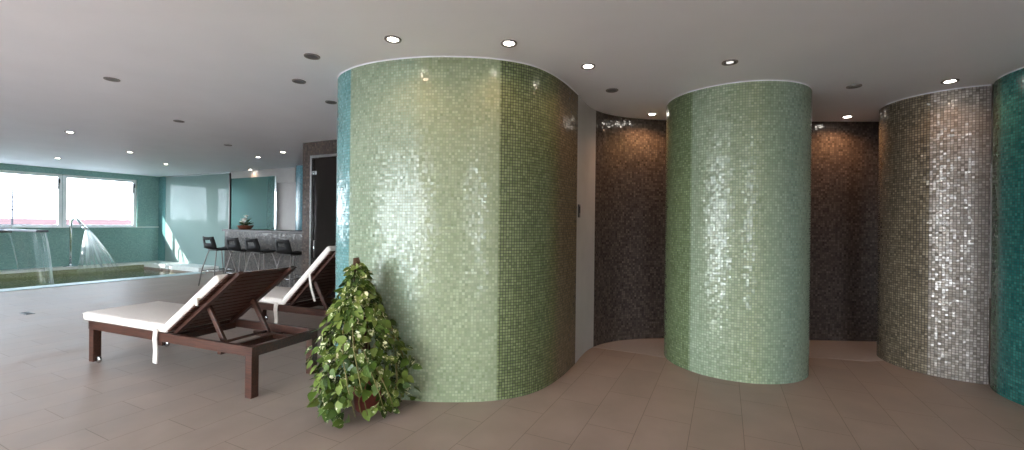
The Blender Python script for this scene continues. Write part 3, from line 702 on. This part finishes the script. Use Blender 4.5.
# ---------------------------------------------------------------- sun loungers
def lounger(theta, loc, label, diag, short):
    r = empty('sun_lounger', loc, math.atan2(-.365, .931), label, 'sun lounger', 'teak sun loungers')
    X0, X1, Y0, Y1 = -.045, 2.03, -.03, .58
    f = MB(); zt, zb = .375, .302
    f.box(X0, X1, Y0, Y0 + .03, zb, zt, bev=.004).box(X0, X1, Y1 - .03, Y1, zb, zt, bev=.004)
    f.box(X0, X0 + .03, Y0 + .03, Y1 - .03, zb, zt, bev=.004).box(X1 - .03, X1, Y0 + .03, Y1 - .03, zb, zt, bev=.004)
    f.build('frame', 'wood', r)
    MB().box(1.02, 1.06, Y0 + .03, Y1 - .03, zb - .01, zt - .03).build('crossbar', 'wood', r); MB().box(1.62, 1.66, Y0 + .03, Y1 - .03, .27, .315).build('crossbar', 'wood', r)
    f = MB()                                   # notched ladder bars that take the prop
    f.box(1.42, 1.90, .07, .10, .285, .325).box(1.42, 1.90, .45, .48, .285, .325).build('prop_ladder', 'wood', r)
    for x in (0, 2.0 - .005):
        for y in (0, .55): MB().box(x - .033, x + .033, y - .03, y + .03, .0 if x > 1 else .012, zt - .001, bev=.004).build('leg', 'wood', r)
    for y in (.0, .55):
        w = MB().lathe([(0, -.011), (.026, -.011), (.032, -.006), (.032, .006), (.026, .011), (0, .011)], n=18)
        w.build('wheel', 'steel', r, Matrix.Translation((.058, y, .032)) @ Matrix.Rotation(PI / 2, 4, 'X'))
    d = MB()
    for k in range(14): d.box(X0 + .035 + k * .0765, X0 + .035 + k * .0765 + .06, Y0 + .03, Y1 - .03, zt - .026, zt - .002)
    d.build('slat_deck', 'wood', r)
    # raised backrest, turning about the hinge
    HM = Matrix.Translation((1.06, 0, .377)) @ Matrix.Rotation(-theta, 4, 'Y')
    bk = MB(); LB = .915
    bk.box(0, LB, .02, .06, -.028, 0, bev=.003).box(0, LB, .49, .53, -.028, 0, bev=.003)
    k = 0; x = .02
    while x + .055 < LB + .001: bk.box(x, x + .052, -.028, .592, 0.0005, .014, bev=.002); x += .0615
    bk.build('backrest', 'wood', r, HM)
    # prop struts from the backrest down to the ladder bars
    c, s_ = math.cos(theta), math.sin(theta); xb = .40
    top = Vector((1.06 + xb * c + .028 * s_, 0, .375 + xb * s_ - .028 * c)); bot = Vector((top.x + .19, 0, .315))
    for y in (.085, .465):
        dv = (bot - top); ln = dv.length; an = math.atan2(-dv.z, dv.x)
        MB().box(-.015, ln, -.0125, .0125, -.02, .02, Matrix.Translation((top.x, y, top.z)) @ Matrix.Rotation(an, 4, 'Y'), bev=.003).build('prop_strut', 'wood', r)
    MB().tube([(bot.x - .02, .085, bot.z + .02), (bot.x - .02, .465, bot.z + .02)], .012).build('prop_bar', 'wood', r)
    # mattress: flat part and raised part
    ct = .075
    m_ = MB().box(X0 - .085, 1.05, Y0 - .005, Y1 + .005, zt, zt + ct, bev=.022); sc = m_.build('seat_cushion', 'fabric', r)
    m_ = MB().box(-.02, LB - short, Y0 - .005, Y1 + .005, .015, .015 + ct - .010, bev=.022); bcsh = m_.build('back_cushion', 'fabric', r, HM)
    for o in (sc, bcsh):
        for p in o.data.polygons: p.use_smooth = True
    MB().tube([(X0 - .075, Y0 - .006, zt + ct - .012), (1.02, Y0 - .006, zt + ct - .012)], .004, 6).build('piping', 'fabric', sc)
    # cloth ties hanging from the mattress
    def strap(pts, w=.058, parent=sc):
        s2 = MB(); a_, b_ = [], []
        for p in pts: a_.append(s2.bm.verts.new((p[0] - w / 2, p[1], p[2]))); b_.append(s2.bm.verts.new((p[0] + w / 2, p[1] - .004, p[2])))
        for i in range(len(pts) - 1): s2.bm.faces.new((a_[i], b_[i], b_[i + 1], a_[i + 1]))
        o = s2.build('tie_strap', 'fabric', parent); md = o.modifiers.new('thickness', 'SOLIDIFY'); md.thickness = .008
    strap([(.94, Y0 - .012, .40), (.935, Y0 - .016, .32), (.955, Y0 - .02, .22), (.945, Y0 - .018, .125)])
    tx = 1.06 + .5 * c; tz = .375 + .5 * s_
    if diag: strap([(tx, Y0 - .014, tz + .02), (tx + .03, Y0 - .016, tz - .12), (tx + .08, Y0 - .014, tz - .26)], .03)
    else: strap([(tx - .02, Y0 - .014, tz + .03), (tx - .01, Y0 - .016, tz - .03)], .03)
    return r
A0 = Vector((-3.755, 3.887, 0)); U = Vector((.931, -.365, 0)); V_ = Vector((.365, .931, 0))
lounger(math.radians(35.5), A0, 'dark wooden sun lounger with cream mattress, nearest the viewer on open floor', False, .15)
lounger(math.radians(43.5), A0 + U * -.14 + V_ * 1.238, 'second wooden sun lounger, steeper backrest, half hidden behind the plant and column', True, .03)

# ---------------------------------------------------------------- potted plant on a moss pole
px, py = -.985, 3.0
pp = empty('potted_plant', (px, py, 0), 0, 'bushy variegated climbing plant in a terracotta pot before the widest column', 'plant')
MB().lathe([(0, 0), (.085, 0), (.09, .01), (.115, .19), (.128, .19), (.132, .235), (.118, .235), (.112, .19), (.0, .185)], n=32).build('pot', 'terracotta', pp)
MB().lathe([(0, .2), (.1, .2), (.108, .195)], n=24).build('soil', 'soil', pp)
pole_top = Vector((-.105, .01, 1.045))
MB().tube([Vector((0, .01, .18)).lerp(pole_top, k / 12) + Vector((random.uniform(-.003, .003), random.uniform(-.003, .003), 0)) for k in range(13)], [.03 + .003 * random.random() for k in range(12)] + [.02], 12).build('moss_pole', 'moss', pp)
prof = [(0, .24), (.03, .31), (.15, .335), (.36, .31), (.56, .25), (.77, .14), (.9, .075), (1.0, .04)]
def prad(z):
    for (z0, r0), (z1, r1) in zip(prof, prof[1:]):
        if z <= z1: return r0 + (r1 - r0) * (z - z0) / (z1 - z0)
    return .03
def axis(z): return Vector((-.03 - .075 * max(0, z - .1), .005, z))
colc = Vector((-.5, 4.2, 0)) - Vector((px, py, 0))
def ok(p):
    d = Vector((p.x - colc.x, p.y - colc.y)).length
    return d > 1.125
bm = bmesh.new(); cl = bm.loops.layers.float_color.new('leafvar')
rnd = random.Random(3)
def leaf(p, tipd, nrm, L_):
    tipd = tipd.normalized(); nrm = (nrm - tipd * nrm.dot(tipd)).normalized(); sd = tipd.cross(nrm)
    w = L_ * .38; col = (rnd.random(), rnd.random(), 0, 1)
    out = [(0, 0), (-.06, .45), (.12, .9), (.4, 1.0), (.68, .66), (1.0, 0)]
    mid = [bm.verts.new(p + tipd * (L_ * x) - nrm * (L_ * .12 * x * x)) for x in (.0, .2, .5, .78, 1.0)]
    for sgn in (1, -1):
        e = [bm.verts.new(p + tipd * (L_ * x) + sd * (sgn * w * y) + nrm * (L_ * (.10 * y - .12 * x * x))) for x, y in out[1:-1]]
        polys = [(mid[0], e[0], e[1], mid[1]), (mid[1], e[1], e[2], mid[2]), (mid[2], e[2], e[3], mid[3]), (mid[3], e[3], mid[4])]
        for q in polys:
            f = bm.faces.new(q if sgn == 1 else q[::-1]); f.smooth = True
            for lp in f.loops: lp[cl] = col
n = 0
while n < 1300:
    z = rnd.random() ** 1.15 * 1.0
    an = rnd.uniform(0, 2 * PI); rr = prad(z) * (rnd.uniform(.35, 1.03) ** .6)
    rr *= .96 + .11 * math.sin(3 * an + 6 * z) + .08 * math.sin(7 * an - 11 * z)
    p = axis(z) + Vector((rr * math.cos(an), rr * math.sin(an), 0))
    if not ok(p) or p.z < .02: continue
    # keep the pot showing through on the viewer's side
    if .02 < p.z < .19 and abs(p.x - .035) < .085 and p.y < .03: continue
    o_ = Vector((math.cos(an), math.sin(an), 0))
    tipd = Vector((o_.x * .5 + rnd.uniform(-.6, .6), o_.y * .5 + rnd.uniform(-.6, .6), rnd.uniform(-1.0, .1)))
    nrm = o_ * .8 + Vector((rnd.uniform(-.5, .5), rnd.uniform(-.5, .5), rnd.uniform(.2, .9)))
    if p.z + tipd.normalized().z * .08 < .01: tipd.z = abs(tipd.z) * .1
    L_ = rnd.uniform(.045, .078) * (.75 if z > .85 else 1)
    q = p + tipd.normalized() * L_
    if not ok(q) or q.z < .005: continue
    leaf(p, tipd, nrm, L_); n += 1
for (x, y, z) in [(.12, -.12, .05), (.04, -.18, .02), (.24, -.03, .17), (.27, .0, .3), (.2, -.1, .12), (-.2, -.2, .03), (-.12, -.24, .02), (.1, -.16, .03)]:
    leaf(Vector((x, y, z + .04)), Vector((rnd.uniform(-.4, .4), -.4, -.35)), Vector((0, -.6, .8)), .08)
me = bpy.data.meshes.new('foliage'); bm.to_mesh(me); bm.free(); me.materials.append(M['leaf'])
fo = bpy.data.objects.new('foliage', me); COL.objects.link(fo); fo.parent = pp
for k in range(9):
    an = rnd.uniform(PI * 1.0, PI * 2.0); pts = [Vector((0.03 * math.cos(an), .03 * math.sin(an), .2))]
    z0 = rnd.uniform(.35, .8)
    for j in range(1, 9):
        v = j / 8; z = .2 + (z0 - .2) * math.sin(v * PI * .55) / math.sin(PI * .55) if v < .6 else None
        zz = .2 + (z0 - .2) * math.sin(min(1, v / .55) * PI / 2) if v < .55 else z0 * (1 - (v - .55) / .45) + .06
        rr = prad(max(0, min(.99, zz))) * min(1, v * 1.5) * .9
        p = axis(zz) + Vector((rr * math.cos(an + v), rr * math.sin(an + v), 0))
        if not ok(p): p = Vector((p.x, -.05, p.z))
        pts.append(p)
    MB().tube(pts, .0035, 6).build('stem', 'stem', pp)
MB().tube([(.02, -.1, .25), (.0, -.15, .2), (-.015, -.16, .1), (.0, -.15, .02)], .004, 6).build('stem', 'stem', pp)
MB().tube([(.1, -.1, .26), (.14, -.13, .18), (.12, -.16, .1), (.03, -.19, .03)], .004, 6).build('stem', 'stem', pp)

# ---------------------------------------------------------------- outside
eg = slab('ground_exterior', [(-260, -200), (60, -200), (60, 260), (-260, 260)], -7.2, -7.0, 'ext_ground')
def building(name, loc, rz, lx, ly, ztop, rise, label):
    r = empty(name, (loc[0], loc[1], -7), rz, label, 'building')
    MB().box(-lx, lx, -ly, ly, 0, ztop + 7).build('wall', 'ext_wall', r)
    b_ = MB(); z0, z1 = ztop + 7, ztop + 7 + rise; e_ = .6
    v = [b_.bm.verts.new(p) for p in [(-lx - e_, -ly - e_, z0), (lx + e_, -ly - e_, z0), (lx + e_, ly + e_, z0), (-lx - e_, ly + e_, z0), (-lx, 0, z1), (lx, 0, z1)]]
    for q in ((0, 1, 5, 4), (2, 3, 4, 5), (1, 2, 5), (3, 0, 4), (3, 2, 1, 0)): b_.bm.faces.new([v[i] for i in q])
    b_.build('roof', 'roof', r)
    for k in range(4):
        x = -lx + (k + .5) * lx / 2
        MB().box(x - .25, x + .25, -.3, .3, z1 - .5, z1 + .35).build('chimney', 'ext_wall', r)
    return r
bd = Vector((-1.05, 1, 0))                 # the view out of the windows
ang = math.atan2(.69, .72)
building('long_building', (-66, 62), ang, 26, 7, .3, .85, 'long low building with red tiled roof outside the windows')
am = empty('antenna_mast', (-46.5, 40, -7), 0, 'thin antenna mast with cross arms outside the first window', 'mast')
MB().tube([(0, 0, 0), (0, 0, 11)], [.12, .05], 8).build('pole', 'mast', am)
for z, x0, x1 in ((10.2, -.6, .5), (9.0, -1.2, 1.7), (7.6, -1.8, .9)): MB().tube([(x0, x0 * .8, z), (x1, x1 * .8, z)], .06, 6).build('cross_arm', 'mast', am)
MB().lathe([(0, 0), (.25, .03), (.34, .12)], (1.5, 1.2, 9.0), 14).build('dish', 'mast', am)

local(MB().box(-3.2, S1 + 2, T0 - 7, T0 - .2, -.2, -.03), 'bounce_slab_exterior', 'bounce_stone')  # unseen pale slab added behind the camera to bounce daylight onto the ceiling
local(MB().box(-6, -.2, T0 - .2, T1 + 2, -.6, -.4), 'bounce_slab_exterior', 'ext_ground')  # unseen slab added outside the window wall for bounced light
# ---------------------------------------------------------------- light
sd = (D2 * 1 + D1 * 2.2 + Vector((0, 0, -.93))).normalized()
sl = bpy.data.lights.new('sun', 'SUN'); sl.energy = 5.5; sl.angle = .009; sl.color = (1, .97, .92)
so = bpy.data.objects.new('sun', sl); COL.objects.link(so); so.rotation_euler = sd.to_track_quat('-Z', 'Y').to_euler(); so.location = (-20, 5, 15)
w = bpy.data.worlds.new('sky'); SC.world = w; w.use_nodes = True; nt = w.node_tree
bg = nt.nodes['Background']; bg.inputs[1].default_value = 7.5
tc = N(nt, 'ShaderNodeTexCoord'); sp_ = N(nt, 'ShaderNodeSeparateXYZ'); nt.links.new(tc.outputs['Generated'], sp_.inputs[0])
nt.links.new(ramp(nt, [(0, (.86, .93, 1, 1)), (.35, (.72, .86, 1, 1)), (1, (.45, .65, 1, 1))], sp_.outputs[2]), bg.inputs[0])
dt = N(nt, 'ShaderNodeVectorMath', operation='DOT_PRODUCT'); nt.links.new(tc.outputs['Generated'], dt.inputs[0]); dt.inputs[1].default_value = tuple(-D1)   # sky brighter on the sun's side
nt.links.new(math_(nt, 'MULTIPLY', ramp(nt, [(0, g(.62)), (.45, g(.66)), (1, g(1.08))], math_(nt, 'ADD', math_(nt, 'MULTIPLY', dt.outputs['Value'], .5), .5)), 7.5), bg.inputs[1])

vs = SC.view_settings; vs.view_transform = 'Standard'; vs.look = 'None'; vs.gamma = 1; vs.use_curve_mapping = False; vs.exposure = 1.8
cy = SC.cycles; cy.use_denoising = True; cy.max_bounces = 10; cy.diffuse_bounces = 6; cy.transparent_max_bounces = 16; cy.sample_clamp_indirect = 8; cy.blur_glossy = .3
cy.caustics_reflective = False; cy.caustics_refractive = False
